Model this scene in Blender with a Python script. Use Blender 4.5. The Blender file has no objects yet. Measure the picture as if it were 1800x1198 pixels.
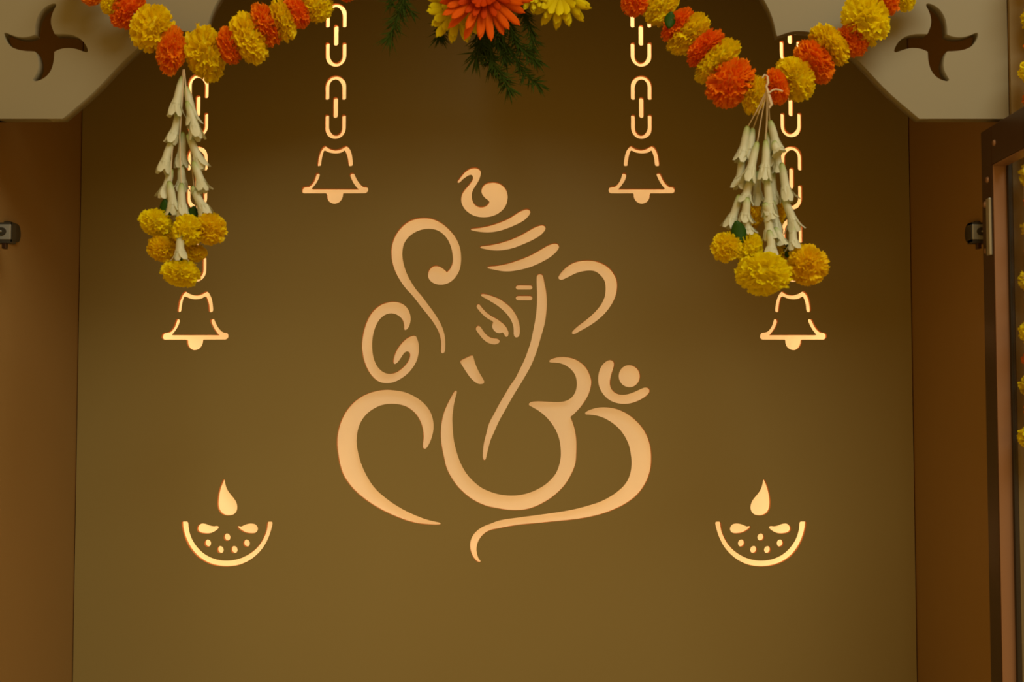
import bpy, bmesh, math, random
from mathutils import Vector, Matrix, Euler

# ------------------------------------------------------------------ camera, world, lights, exposure
S = bpy.context.scene
C = S.collection
F = 2500.0                      # focal length in pixels of the 1800 x 1198 frame
U = 0.00068                     # metres per pixel on the back panel
D = F * U                       # camera to back panel
PITCH = math.atan(139.0 / F)

cam_d = bpy.data.cameras.new('camera')
cam = bpy.data.objects.new('camera', cam_d)
C.objects.link(cam)
cam.location = (0, -D, 0)
cam.rotation_euler = (math.pi / 2 + PITCH, 0, 0)
cam_d.sensor_width = 36.0
cam_d.lens = F * 36.0 / 1800.0
cam_d.clip_start = 0.02
cam_d.dof.use_dof = True
cam_d.dof.focus_distance = 1.60
cam_d.dof.aperture_fstop = 9.0
S.camera = cam

w = bpy.data.worlds.new('room')
S.world = w
w.use_nodes = True
w.node_tree.nodes['Background'].inputs[0].default_value = (1.0, 0.54, 0.11, 1)
w.node_tree.nodes['Background'].inputs[1].default_value = 0.52

def area(name, loc, target, sx, sy, power, col):
    l = bpy.data.lights.new(name, 'AREA')
    l.shape = 'RECTANGLE'
    l.size, l.size_y, l.energy, l.color = sx, sy, power, col
    o = bpy.data.objects.new(name, l)
    C.objects.link(o)
    o.location = loc
    d = Vector(target) - Vector(loc)
    if abs(d.x) + abs(d.y) < 1e-3:                       # straight up or down: long side along X
        o.rotation_euler = (0 if d.z < 0 else math.pi, 0, 0)
    else:
        o.rotation_euler = d.to_track_quat('-Z', 'Y').to_euler()
    return o

# soft ceiling lamp of the room, in front of and above the cabinet
area('room_ceiling_lamp', (0.80, -2.1, 1.8), (0, -0.1, -0.1), 1.7, 1.1, 33.0, (1.0, 0.98, 0.76))

S.view_settings.view_transform = 'Standard'
S.view_settings.look = 'None'
S.view_settings.exposure = 0.0
S.view_settings.gamma = 1.0
S.view_settings.use_curve_mapping = False

# ------------------------------------------------------------------ helpers
cp, sp = math.cos(PITCH), math.sin(PITCH)

def P(px, py, y=0.0):
    """point of the photograph on the upright plane at depth y"""
    a, b = (px - 900.0) / F, (599.0 - py) / F
    d = Vector((a, cp - b * sp, sp + b * cp))
    t = (y + D) / d.y
    return Vector((d.x * t, y, d.z * t))

def K(py, y=0.0):
    return (P(901, py, y) - P(900, py, y)).x

def material(name, col, rough=0.5, metal=0.0, noise=0.0, nscale=8.0, bump=0.0, stretch=(1, 1, 1), spec=0.5, rnd=0.0, trans=0.0):
    m = bpy.data.materials.new(name)
    m.use_nodes = True
    nt = m.node_tree
    b = nt.nodes['Principled BSDF']
    b.inputs['Roughness'].default_value = rough
    b.inputs['Metallic'].default_value = metal
    b.inputs['Specular IOR Level'].default_value = spec
    tc = nt.nodes.new('ShaderNodeTexCoord')
    mp = nt.nodes.new('ShaderNodeMapping')
    mp.inputs['Scale'].default_value = stretch
    nt.links.new(tc.outputs['Object'], mp.inputs[0])
    nz = nt.nodes.new('ShaderNodeTexNoise')
    nz.inputs['Scale'].default_value = nscale
    nz.inputs['Detail'].default_value = 5
    nt.links.new(mp.outputs[0], nz.inputs['Vector'])
    mx = nt.nodes.new('ShaderNodeMix')
    mx.data_type = 'RGBA'
    mx.inputs[6].default_value = tuple(c * (1 - noise) for c in col) + (1,)
    mx.inputs[7].default_value = tuple(min(1, c * (1 + noise)) for c in col) + (1,)
    nt.links.new(nz.outputs['Fac'], mx.inputs[0])
    out = mx.outputs[2]
    if rnd:
        oi = nt.nodes.new('ShaderNodeObjectInfo')
        mr = nt.nodes.new('ShaderNodeMapRange')
        mr.inputs[3].default_value, mr.inputs[4].default_value = 0.5 - rnd, 0.5 + rnd * 0.5
        hs = nt.nodes.new('ShaderNodeHueSaturation')
        nt.links.new(oi.outputs['Random'], mr.inputs[0])
        nt.links.new(mr.outputs[0], hs.inputs['Hue'])
        nt.links.new(out, hs.inputs['Color'])
        out = hs.outputs[0]
    nt.links.new(out, b.inputs['Base Color'])
    if bump:
        bp = nt.nodes.new('ShaderNodeBump')
        bp.inputs['Strength'].default_value = bump
        bp.inputs['Distance'].default_value = 0.001
        nt.links.new(nz.outputs['Fac'], bp.inputs['Height'])
        nt.links.new(bp.outputs[0], b.inputs['Normal'])
    if trans:
        tr = nt.nodes.new('ShaderNodeBsdfTranslucent')
        nt.links.new(out, tr.inputs['Color'])
        ms = nt.nodes.new('ShaderNodeMixShader')
        ms.inputs[0].default_value = trans
        nt.links.new(b.outputs[0], ms.inputs[1])
        nt.links.new(tr.outputs[0], ms.inputs[2])
        nt.links.new(ms.outputs[0], nt.nodes['Material Output'].inputs[0])
    return m

M = {}
M['panel'] = material('tan_laminate', (0.305, 0.235, 0.085), 0.42, noise=0.05, nscale=3, spec=0.35)
M['side'] = material('side_laminate', (0.35, 0.208, 0.070), 0.45, noise=0.05, nscale=3, spec=0.3)
M['core'] = material('fibreboard_edge', (0.70, 0.28, 0.08), 0.8, noise=0.12, nscale=120)
M['board'] = material('beige_painted_board', (0.25, 0.225, 0.150), 0.5, noise=0.03, nscale=5, spec=0.3)
M['jamb'] = material('jamb_laminate', (0.26, 0.20, 0.10), 0.5, noise=0.04, nscale=5, spec=0.3)
M['white'] = material('light_box_white', (0.85, 0.85, 0.85), 0.7)
M['carcass'] = material('carcass_board', (0.10, 0.06, 0.03), 0.8)
M['copper'] = material('bronze_metal_lit', (0.33, 0.185, 0.115), 0.42, metal=0.35, noise=0.04, nscale=30, stretch=(8, 8, 0.3))  # door profile side facing the light, its brightness put into the colour
M['bronze'] = material('bronze_metal_shaded', (0.060, 0.025, 0.009), 0.34, metal=0.4, noise=0.05, nscale=30, stretch=(8, 8, 0.3))  # same door profile, its dark grazing reflection put into the colour
M['steel'] = material('nickel_steel', (0.42, 0.41, 0.35), 0.34, metal=0.5, noise=0.05, nscale=60)
M['dark'] = material('dark_hinge_plastic_and_shadow', (0.035, 0.028, 0.015), 0.5)
M['gasket'] = material('black_glazing_seal', (0.02, 0.014, 0.008), 0.6)
M['yellow'] = material('yellow_marigold_petals', (0.94, 0.81, 0.002), 0.6, noise=0.05, nscale=40, spec=0.2, rnd=0.01, trans=0.38)
M['yellow2'] = material('golden_marigold_petals', (0.93, 0.73, 0.002), 0.6, noise=0.05, nscale=40, spec=0.2, rnd=0.01, trans=0.38)
M['orange'] = material('orange_marigold_petals', (0.95, 0.285, 0.004), 0.6, noise=0.05, nscale=40, spec=0.2, rnd=0.01, trans=0.32)
M['gerbera'] = material('orange_gerbera_petal', (0.74, 0.11, 0.001), 0.6, noise=0.12, nscale=60, stretch=(1, 6, 1), spec=0.06, trans=0.2)
M['gerbera_in'] = material('red_gerbera_inner_petal', (0.55, 0.05, 0.001), 0.6, noise=0.12, nscale=60, spec=0.06, trans=0.2)
M['chrys'] = material('yellow_daisy_petal', (0.74, 0.62, 0.003), 0.6, noise=0.10, nscale=60, spec=0.08, trans=0.2)
M['chrys_c'] = material('green_yellow_flower_centre', (0.45, 0.42, 0.02), 0.7, noise=0.3, nscale=200)
M['leaf'] = material('dark_green_leaf', (0.02, 0.065, 0.004), 0.5, noise=0.25, nscale=30, spec=0.15)
M['fern'] = material('fern_needles', (0.026, 0.046, 0.002), 0.7, noise=0.3, nscale=60, spec=0.08)
M['thread'] = material('cotton_thread', (0.62, 0.52, 0.36), 0.8)
M['wire'] = material('steel_wire', (0.45, 0.40, 0.33), 0.4, metal=0.8)

# tuberose: pale green at the stem end, ivory petals
def tuberose_material():
    m = material('tuberose_petals', (0.76, 0.71, 0.50), 0.5, noise=0.05, nscale=40, trans=0.25)
    nt = m.node_tree
    tc = nt.nodes.new('ShaderNodeTexCoord')
    sx = nt.nodes.new('ShaderNodeSeparateXYZ')
    rp = nt.nodes.new('ShaderNodeValToRGB')
    rp.color_ramp.elements[0].position, rp.color_ramp.elements[0].color = 0.70, (0.70, 0.72, 0.54, 1)
    rp.color_ramp.elements[1].position, rp.color_ramp.elements[1].color = 0.99, (0.38, 0.50, 0.14, 1)
    nt.links.new(tc.outputs['Generated'], sx.inputs[0])
    nt.links.new(sx.outputs['Z'], rp.inputs[0])
    nt.links.new(rp.outputs[0], nt.nodes['Principled BSDF'].inputs['Base Color'])
    nt.links.new(rp.outputs[0], [n for n in nt.nodes if n.type == 'BSDF_TRANSLUCENT'][0].inputs['Color'])
    return m
M['tuberose'] = tuberose_material()

# satin acrylic: scatters what comes from the lamps behind and a little of the room light
def acrylic_material():
    m = bpy.data.materials.new('satin_acrylic')
    m.use_nodes = True
    nt = m.node_tree
    nt.nodes.remove(nt.nodes['Principled BSDF'])
    d = nt.nodes.new('ShaderNodeBsdfDiffuse')
    d.inputs[0].default_value = (0.80, 0.78, 0.74, 1)
    t = nt.nodes.new('ShaderNodeBsdfTranslucent')
    t.inputs[0].default_value = (0.92, 0.90, 0.86, 1)
    ms = nt.nodes.new('ShaderNodeMixShader')
    ms.inputs[0].default_value = 0.62
    nt.links.new(d.outputs[0], ms.inputs[1])
    nt.links.new(t.outputs[0], ms.inputs[2])
    nt.links.new(ms.outputs[0], nt.nodes['Material Output'].inputs[0])
    m2 = bpy.data.materials.new('clear_acrylic')
    m2.use_nodes = True
    nt = m2.node_tree
    nt.nodes.remove(nt.nodes['Principled BSDF'])
    t = nt.nodes.new('ShaderNodeBsdfTransparent')
    nt.links.new(t.outputs[0], nt.nodes['Material Output'].inputs[0])
    return m, m2
M['satin'], M['clear'] = acrylic_material()

def glass_material():
    m = bpy.data.materials.new('clear_door_glass')
    m.use_nodes = True
    nt = m.node_tree
    nt.nodes.remove(nt.nodes['Principled BSDF'])
    t = nt.nodes.new('ShaderNodeBsdfTransparent')
    t.inputs[0].default_value = (0.93, 0.92, 0.90, 1)
    g = nt.nodes.new('ShaderNodeBsdfGlossy')
    g.inputs['Roughness'].default_value = 0.03
    ms = nt.nodes.new('ShaderNodeMixShader')
    ms.inputs[0].default_value = 0.06
    nt.links.new(t.outputs[0], ms.inputs[1])
    nt.links.new(g.outputs[0], ms.inputs[2])
    nt.links.new(ms.outputs[0], nt.nodes['Material Output'].inputs[0])
    return m
M['glass'] = glass_material()

def link(name, me, parent=None, mats=None):
    o = bpy.data.objects.new(name, me)
    C.objects.link(o)
    if parent is not None:
        o.parent = parent
    if mats is not None and not me.materials:
        for m in (mats if isinstance(mats, (list, tuple)) else [mats]):
            me.materials.append(m)
    return o

def empty(name, loc=(0, 0, 0)):
    o = bpy.data.objects.new(name, None)
    o.empty_display_size = 0.02
    C.objects.link(o)
    o.location = loc
    return o

def tag(o, label, cat, group=None):
    o['label'] = label
    o['category'] = cat
    if group:
        o['group'] = group
    return o

def structure(o, label=None):
    o['kind'] = 'structure'
    if label:
        o['label'] = label
    return o

def mesh_of(bm, name, smooth=False):
    me = bpy.data.meshes.new(name)
    bm.normal_update()
    bm.to_mesh(me)
    bm.free()
    if smooth:
        for p in me.polygons:
            p.use_smooth = True
    return me

def box_bm(bm, lo, hi):
    lo, hi = Vector(lo), Vector(hi)
    r = bmesh.ops.create_cube(bm, size=1.0, matrix=Matrix.Translation((lo + hi) / 2) @ Matrix.Diagonal(((hi.x - lo.x), (hi.y - lo.y), (hi.z - lo.z), 1)))
    return r['verts']

def box(name, lo, hi, mat, parent=None, bevel=0.0):
    bm = bmesh.new()
    box_bm(bm, lo, hi)
    if bevel:
        bmesh.ops.bevel(bm, geom=bm.edges[:], offset=bevel, segments=2, affect='EDGES', profile=0.6)
    return link(name, mesh_of(bm, name), parent, mat)

def spline(pts, corners=(), n=5):
    """closed Catmull-Rom curve through 2-D points, sharp at the listed indices"""
    out = []
    L = len(pts)
    for i in range(L):
        p0, p1, p2, p3 = pts[i - 1], pts[i], pts[(i + 1) % L], pts[(i + 2) % L]
        if i in corners:
            p0 = (2 * p1[0] - p2[0], 2 * p1[1] - p2[1])
        if (i + 1) % L in corners:
            p3 = (2 * p2[0] - p1[0], 2 * p2[1] - p1[1])
        d1 = max(math.dist(p0, p1), 1e-6) ** 0.5
        d2 = max(math.dist(p1, p2), 1e-6) ** 0.5
        d3 = max(math.dist(p2, p3), 1e-6) ** 0.5
        for k in range(n):
            t = k / n
            q = []
            for a in (0, 1):
                m1 = (p1[a] - p0[a]) / d1 - (p2[a] - p0[a]) / (d1 + d2) + (p2[a] - p1[a]) / d2
                m2 = (p2[a] - p1[a]) / d2 - (p3[a] - p1[a]) / (d2 + d3) + (p3[a] - p2[a]) / d3
                m1 *= d2
                m2 *= d2
                h00 = 2 * t ** 3 - 3 * t ** 2 + 1
                h10 = t ** 3 - 2 * t ** 2 + t
                h01 = -2 * t ** 3 + 3 * t ** 2
                h11 = t ** 3 - t ** 2
                q.append(h00 * p1[a] + h10 * m1 + h01 * p2[a] + h11 * m2)
            out.append(tuple(q))
    return out

DG = bpy.context.evaluated_depsgraph_get

def plate_mesh(name, loops, y0, y1):
    """flat plate in the XZ plane with the even-odd filled outlines, front y0, back y1"""
    cu = bpy.data.curves.new(name, 'CURVE')
    cu.dimensions = '2D'
    cu.fill_mode = 'BOTH'
    cu.extrude = (y1 - y0) / 2
    for lp in loops:
        s = cu.splines.new('POLY')
        s.points.add(len(lp) - 1)
        for q, (x, z) in zip(s.points, lp):
            q.co = (x, z, 0, 1)
        s.use_cyclic_u = True
    o = bpy.data.objects.new(name, cu)
    C.objects.link(o)
    dg = DG()
    dg.update()
    me = bpy.data.meshes.new_from_object(o.evaluated_get(dg))
    bpy.data.objects.remove(o)
    bpy.data.curves.remove(cu)
    me.transform(Matrix.Translation((0, (y0 + y1) / 2, 0)) @ Matrix.Rotation(math.pi / 2, 4, 'X'))
    me.name = name
    me.materials.clear()
    bm = bmesh.new()
    bm.from_mesh(me)
    bmesh.ops.remove_doubles(bm, verts=bm.verts, dist=1e-7)
    bmesh.ops.recalc_face_normals(bm, faces=bm.faces)
    bm.to_mesh(me)
    bm.free()
    return me

def slot_by_normal(me, front, rest, back=None):
    me.materials.append(front)
    me.materials.append(rest)
    me.materials.append(back or rest)
    for p in me.polygons:
        p.material_index = 0 if p.normal.y < -0.7 else (2 if p.normal.y > 0.7 else 1)

def tube_bm(bm, pts, radii, seg=6, cap=True):
    """tube along 3-D points"""
    rings = []
    up = Vector((0, 1, 0.03))
    for i, p in enumerate(pts):
        a = pts[max(i - 1, 0)]
        b = pts[min(i + 1, len(pts) - 1)]
        t = (Vector(b) - Vector(a)).normalized()
        n1 = t.cross(up)
        if n1.length < 1e-4:
            n1 = t.cross(Vector((1, 0, 0)))
        n1.normalize()
        n2 = t.cross(n1)
        r = radii[i] if isinstance(radii, (list, tuple)) else radii
        rings.append([bm.verts.new(Vector(p) + r * (math.cos(2 * math.pi * k / seg) * n1 + math.sin(2 * math.pi * k / seg) * n2)) for k in range(seg)])
    for i in range(len(rings) - 1):
        for k in range(seg):
            bm.faces.new((rings[i][k], rings[i][(k + 1) % seg], rings[i + 1][(k + 1) % seg], rings[i + 1][k]))
    if cap:
        bm.faces.new(rings[0][::-1])
        bm.faces.new(rings[-1])

# ------------------------------------------------------------------ traced outlines (photograph pixels)
def crop(ox, oy, s):
    return lambda pts: [(ox + a / s, oy + b / s) for a, b in pts]
k = 5.4467
c2, c3, c4 = crop(800, 280, k), crop(620, 500, k), crop(900, 480, k)
c5, c6, c7, c8 = crop(560, 660, k), crop(860, 660, k), crop(560, 800, k), crop(860, 800, k)
cs = crop(670, 370, 7.9875)

STROKES = []      # (part name, points, corner indices)
STROKES.append(('crown_swirl', c2([(22,210),(40,180),(75,135),(120,95),(165,77),(205,77),(235,95),(244,125),(240,160),(228,195),(205,235),(180,275),(163,310),(158,350),(165,390),(185,425),(215,445),(250,452),(285,445),(310,428),(328,403),(318,390),(290,370),(265,340),(253,305),(260,265),(285,235),(320,220),(365,215),(410,222),(450,243),(480,275),(497,315),(502,360),(495,410),(475,455),(440,495),(390,528),(330,547),(260,552),(190,540),(135,512),(90,470),(65,420),(58,370),(68,325),(92,285),(125,248),(152,212),(170,180),(168,155),(155,147),(130,152),(100,168),(70,192),(45,218),(30,224)]), ()))
STROKES.append(('crown_band', c2([(146,670),(155,660),(230,650),(320,632),(400,608),(480,577),(545,543),(600,507),(645,483),(685,472),(710,478),(720,498),(712,525),(690,555),(650,588),(590,620),(520,650),(440,678),(370,692),(300,697),(240,692),(190,684),(155,676)]), ()))
STROKES.append(('crown_band', c2([(237,840),(245,829),(310,820),(400,803),(490,778),(570,748),(650,710),(720,670),(770,643),(815,627),(850,628),(866,648),(858,678),(830,712),(785,745),(720,780),(640,815),(560,845),(480,863),(410,870),(340,866),(285,856),(245,846)]), ()))
STROKES.append(('crown_band', c2([(307,1035),(316,1023),(390,1015),(480,1000),(570,973),(650,945),(740,905),(820,860),(885,823),(935,803),(975,803),(995,825),(985,860),(950,900),(900,940),(830,980),(750,1017),(660,1046),(580,1063),(500,1070),(430,1065),(370,1053),(320,1042)]), ()))
curl = cs([(340,1080),(250,950),(190,830),(155,720),(142,620),(143,530),(165,420),(205,330),(265,245),(340,175),(430,125),(520,102),(610,97),(700,107),(790,140),(880,195),(960,270),(1030,355),(1080,450),(1110,550),(1120,650),(1117,740),(1095,840),(1050,920),(990,985),(920,1022),(850,1037),(780,1030),(720,1005),(675,960),(658,910),(662,860),(690,805),(740,775),(790,772),(840,790),(885,825),(920,860),(960,815),(990,765),(1005,700),(1003,620),(985,520),(945,420),(890,345),(820,290),(740,260),(650,253),(560,268),(480,300),(400,355),(340,425),(308,500),(297,580),(298,660),(315,750),(345,850),(390,950),(450,1050),(510,1135)])
STROKES.append(('ear_curl', curl + c3([(640,85),(700,165),(760,245),(810,320),(850,395),(875,470),(885,540),(885,600),(880,640),(860,658),(845,640),(848,600),(845,540),(830,470),(800,405),(755,335),(700,265),(640,190),(570,100)]), (37,)))
STROKES.append(('raised_hand_curl', c3([(500,433),(490,420),(490,390),(483,350),(465,318),(430,290),(385,275),(340,277),(295,297),(255,335),(222,390),(200,455),(187,530),(185,600),(192,670),(210,735),(240,790),(280,830),(330,852),(380,850),(430,830),(480,790),(520,745),(543,700),(548,665),(540,645),(520,638),(497,648),(475,675),(450,715),(425,745),(405,758),(390,750),(388,720),(397,680),(418,630),(450,580),(490,535),(530,505),(575,488),(600,492),(618,525),(630,570),(632,620),(625,680),(605,740),(575,790),(530,845),(480,885),(420,920),(360,938),(310,940),(255,927),(205,895),(160,840),(125,775),(100,700),(88,620),(87,550),(97,470),(115,400),(145,325),(185,260),(240,208),(300,177),(370,162),(430,167),(480,187),(520,225),(545,275),(553,325),(548,370),(535,405),(515,428)]), ()))
STROKES.append(('eyebrow', c3([(1225,95),(1235,85),(1270,88),(1330,105),(1390,128),(1450,165),(1510,215),(1555,275),(1583,335),(1597,395),(1600,440),(1595,480),(1585,498),(1565,504),(1550,495),(1543,470),(1543,430),(1535,385),(1515,335),(1480,285),(1430,235),(1380,195),(1330,165),(1280,135),(1240,112)]), ()))
STROKES.append(('upper_eyelid', c3([(1185,205),(1195,187),(1212,188),(1230,210),(1260,245),(1300,280),(1340,305),(1385,330),(1430,365),(1465,400),(1485,435),(1490,465),(1485,490),(1472,500),(1458,488),(1447,468),(1437,455),(1415,462),(1385,460),(1355,440),(1338,410),(1337,380),(1346,358),(1335,347),(1300,328),(1260,300),(1225,262),(1197,230)]), (16, 22)))
STROKES.append(('lower_eyelid', c3([(1180,425),(1187,400),(1205,392),(1222,402),(1240,430),(1270,468),(1310,500),(1345,513),(1380,515),(1402,530),(1405,548),(1390,562),(1360,570),(1320,565),(1280,545),(1240,510),(1205,465)]), ()))
STROKES.append(('tusk', c3([(1028,735),(1035,725),(1085,700),(1135,678),(1150,680),(1156,700),(1170,750),(1190,800),(1215,850),(1245,900),(1258,930),(1250,945),(1225,950),(1195,945),(1160,920),(1120,880),(1085,830),(1050,775)]), ()))
def capsule(x0, y0, x1, y1, n=8):
    r = min(x1 - x0, y1 - y0) / 2
    pts = []
    for cx, cy, a in ((x1 - r, y1 - r, 0), (x0 + r, y1 - r, 90), (x0 + r, y0 + r, 180), (x1 - r, y0 + r, 270)):
        for i in range(n + 1):
            t = math.radians(a + 90 * i / n)
            pts.append((cx + r * math.cos(t), cy + r * math.sin(t)))
    return pts
STROKES.append(('forehead_mark', c4(capsule(37, 112, 195, 155)), 'raw'))
STROKES.append(('forehead_mark', c4(capsule(37, 214, 195, 258)), 'raw'))
STROKES.append(('trunk', c4([(240,25),(250,10),(285,8),(297,25),(310,90),(325,160),(332,240),(332,320),(325,400),(312,480),(290,560),(267,640),(247,710),(219,790),(186,870),(147,945)])
    + c6([(300,75),(250,155),(200,240),(150,330),(110,400),(75,470),(45,540),(15,605)]) + c5([(1625,690),(1610,750),(1597,800),(1585,808),(1575,790),(1575,720),(1585,640),(1605,560)])
    + c6([(0,455),(50,360),(100,265),(150,180),(210,80)]) + c4([(30,1010),(70,930),(115,840),(150,750),(180,660),(200,570),(218,480),(232,390),(240,300),(242,200),(238,100)]), ()))
STROKES.append(('ear', c2([(990,1135),(1000,1105),(1030,1065),(1080,1020),(1140,985),(1210,968),(1290,965),(1360,975),(1430,1005),(1490,1050),(1530,1110)])
    + c4([(1003,60),(1008,110),(1005,160),(990,220),(960,285),(915,350),(860,410),(800,460),(740,502),(680,535),(630,563),(595,580),(578,578),(577,565),(595,540),(640,500),(700,455),(760,405),(815,350),(860,290),(887,230),(897,170),(895,110),(880,55)])
    + c2([(1410,1130),(1380,1095),(1340,1070),(1290,1063),(1230,1068),(1170,1083),(1110,1110),(1050,1140),(1010,1152)]), ()))
om_a = c4([(358,840),(365,830),(400,813),(440,803),(490,800),(550,807),(610,825),(665,860),(710,905),(740,960),(757,1010)]) \
    + c6([(979,50),(977,80),(968,130),(945,190),(910,250),(865,310),(820,357),(778,393)])
STROKES.append(('om_curve', om_a + c6([(800,450),(820,520),(833,600),(836,680),(834,740)]) + c8([(832,30),(822,90),(800,150),(770,210),(725,280),(665,345),(600,400),(530,445),(450,485),(370,512),(290,523),(210,523),(130,515),(60,502)])
    + c7([(1620,487),(1560,465),(1480,425),(1400,365),(1330,295),(1270,210),(1225,120),(1205,40)]) + c5([(1180,680),(1171,600),(1170,530),(1178,450),(1195,370),(1225,290),(1260,220),(1290,165),(1305,145),(1320,143),(1323,158),(1312,195),(1297,260),(1287,330),(1280,400),(1282,480),(1287,560),(1298,640),(1318,720),(1340,790),(1370,860),(1410,930),(1460,990),(1520,1045),(1580,1085)])
    + c8([(0,345),(60,365),(130,380),(210,385),(280,382),(350,368),(420,345),(490,310),(550,270),(600,222),(640,170),(665,110),(683,40)])
    + c6([(687,745),(684,680),(672,610),(650,545),(615,480),(570,420),(520,370),(460,325),(410,297),(380,278),(385,262),(415,250),(480,246),(560,250),(640,253),(700,250),(745,238),(785,213),(815,175),(833,130),(840,80)])
    + c4([(618,1020),(605,972),(572,925),(530,890),(480,865),(430,855),(385,852),(362,850)]), (len(om_a) - 1,)))
STROKES.append(('moon_arc', c4([(930,832),(955,832),(975,848),(978,880),(968,920),(953,965),(943,1010),(940,1050),(945,1085),(965,1120),(1000,1150),(1050,1163),(1100,1160),(1160,1142),(1220,1115),(1265,1097),(1295,1095),(1315,1107),(1320,1130),(1305,1155),(1272,1183)])
    + c6([(1440,232),(1380,255),(1310,268),(1250,265),(1190,250),(1130,215),(1085,165),(1055,105)]) + c4([(827,1030),(828,980),(840,930),(862,885),(892,853)]), ()))
STROKES.append(('moon_dot', c4([(1125 + 102 * math.cos(t * math.pi / 24), 984 + 105 * math.sin(t * math.pi / 24)) for t in range(48)]), 'raw'))
STROKES.append(('right_body_curve', c6([(920,355),(935,342),(980,322),(1040,307),(1110,303),(1180,310),(1250,330),(1330,370),(1400,425),(1460,490),(1505,560),(1535,640),(1550,720)])
    + c8([(1553,30),(1548,110),(1530,190),(1495,270),(1445,345),(1380,410),(1300,465),(1200,515),(1100,553),(980,585),(850,608),(700,625),(560,638),(420,652),(280,665),(170,683),(80,700)])
    + c7([(1634,720),(1590,745),(1550,785),(1522,835),(1510,890),(1515,940),(1530,985),(1550,1012),(1545,1023),(1525,1020),(1495,995),(1470,950),(1453,895),(1452,845),(1465,795),(1495,745),(1540,705),(1590,675)])
    + c8([(0,660),(70,632),(150,613),(260,598),(400,580),(550,560),(700,538),(850,508),(960,478),(1060,445),(1150,400),(1230,345),(1290,290),(1335,220),(1358,140),(1363,70)])
    + c6([(1362,800),(1355,740),(1340,670),(1310,600),(1265,530),(1205,470),(1140,425),(1070,392),(1000,375),(945,370),(922,368)]), ()))
STROKES.append(('left_body_curve', c5([(1015,700),(1000,690),(997,660),(1003,610),(1003,560),(995,500),(975,440),(945,385),(900,335),(850,300),(790,277),(710,267),(640,272),(575,290),(510,325),(455,370),(410,430),(380,500),(367,570),(363,640),(370,700),(385,770),(410,850),(445,930),(490,1010),(550,1090)])
    + c7([(620,391),(700,452),(780,502),(850,540),(920,572),(1010,607),(1100,632),(1165,648),(1167,658),(1140,664),(1050,661),(950,650),(850,625),(740,585),(640,540),(540,485),(450,425),(370,360),(300,285),(240,195),(205,100)])
    + c5([(183,745),(177,690),(174,640),(178,570),(195,490),(222,415),(262,340),(315,275),(380,220),(455,178),(540,150),(630,136),(720,140),(810,155),(890,185),(965,230),(1030,290),(1075,360),(1095,430),(1100,490),(1092,550),(1075,610),(1050,665),(1030,692)]), ()))

def fair(pts, corners_xy, step=2.0, rounds=130):
    """even out hand-traced wobble where the outline bends gently; tips and corners stay"""
    n = len(pts)
    seg = [math.dist(pts[i], pts[(i + 1) % n]) for i in range(n)]
    total = sum(seg)
    m = max(24, int(total / step))
    out, i, acc = [], 0, 0.0
    for j in range(m):
        d = total * j / m
        while acc + seg[i] < d and i < n - 1:
            acc += seg[i]
            i += 1
        t = (d - acc) / seg[i] if seg[i] > 1e-9 else 0
        a, b = pts[i], pts[(i + 1) % n]
        out.append((a[0] + (b[0] - a[0]) * t, a[1] + (b[1] - a[1]) * t))
    wts = []
    for j in range(m):
        a, b, c = out[j - 4], out[j], out[(j + 4) % m]
        u, v = (b[0] - a[0], b[1] - a[1]), (c[0] - b[0], c[1] - b[1])
        ang = abs(math.degrees(math.atan2(u[0] * v[1] - u[1] * v[0], u[0] * v[0] + u[1] * v[1])))
        k_ = min(1.0, max(0.0, (48 - ang) / 20))
        if any(math.dist(b, q) < 8 for q in corners_xy):
            k_ = 0.0
        wts.append(k_)
    wts = [min(wts[j - 2], wts[j - 1], wts[j], wts[(j + 1) % m], wts[(j + 2) % m]) for j in range(m)]
    for r_ in range(rounds):
        for lam in (0.5, -0.506):
            out = [(out[j][0] + wts[j] * lam * ((out[j - 1][0] + out[(j + 1) % m][0]) / 2 - out[j][0]),
                    out[j][1] + wts[j] * lam * ((out[j - 1][1] + out[(j + 1) % m][1]) / 2 - out[j][1])) for j in range(m)]
    return out

def world_loop(pts, corners):
    q = pts if corners == 'raw' else fair(spline(pts, corners, 8), [pts[i] for i in corners])
    out = []
    for a, b in q:
        v = P(a, b)
        out.append((v.x, v.z))
    return out

def grow(lp, d):
    """move an outline outwards by d (router bit radius)"""
    n = len(lp)
    a = sum(lp[i][0] * lp[(i + 1) % n][1] - lp[(i + 1) % n][0] * lp[i][1] for i in range(n))
    sg = 1 if a > 0 else -1
    out = []
    for i in range(n):
        x0, z0 = lp[i - 1]
        x1, z1 = lp[(i + 1) % n]
        l = math.hypot(x1 - x0, z1 - z0) or 1
        out.append((lp[i][0] + sg * d * (z1 - z0) / l, lp[i][1] - sg * d * (x1 - x0) / l))
    return out

GANESHA = [(n, grow(world_loop(p, c), 0.00015)) for n, p, c in STROKES]

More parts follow.
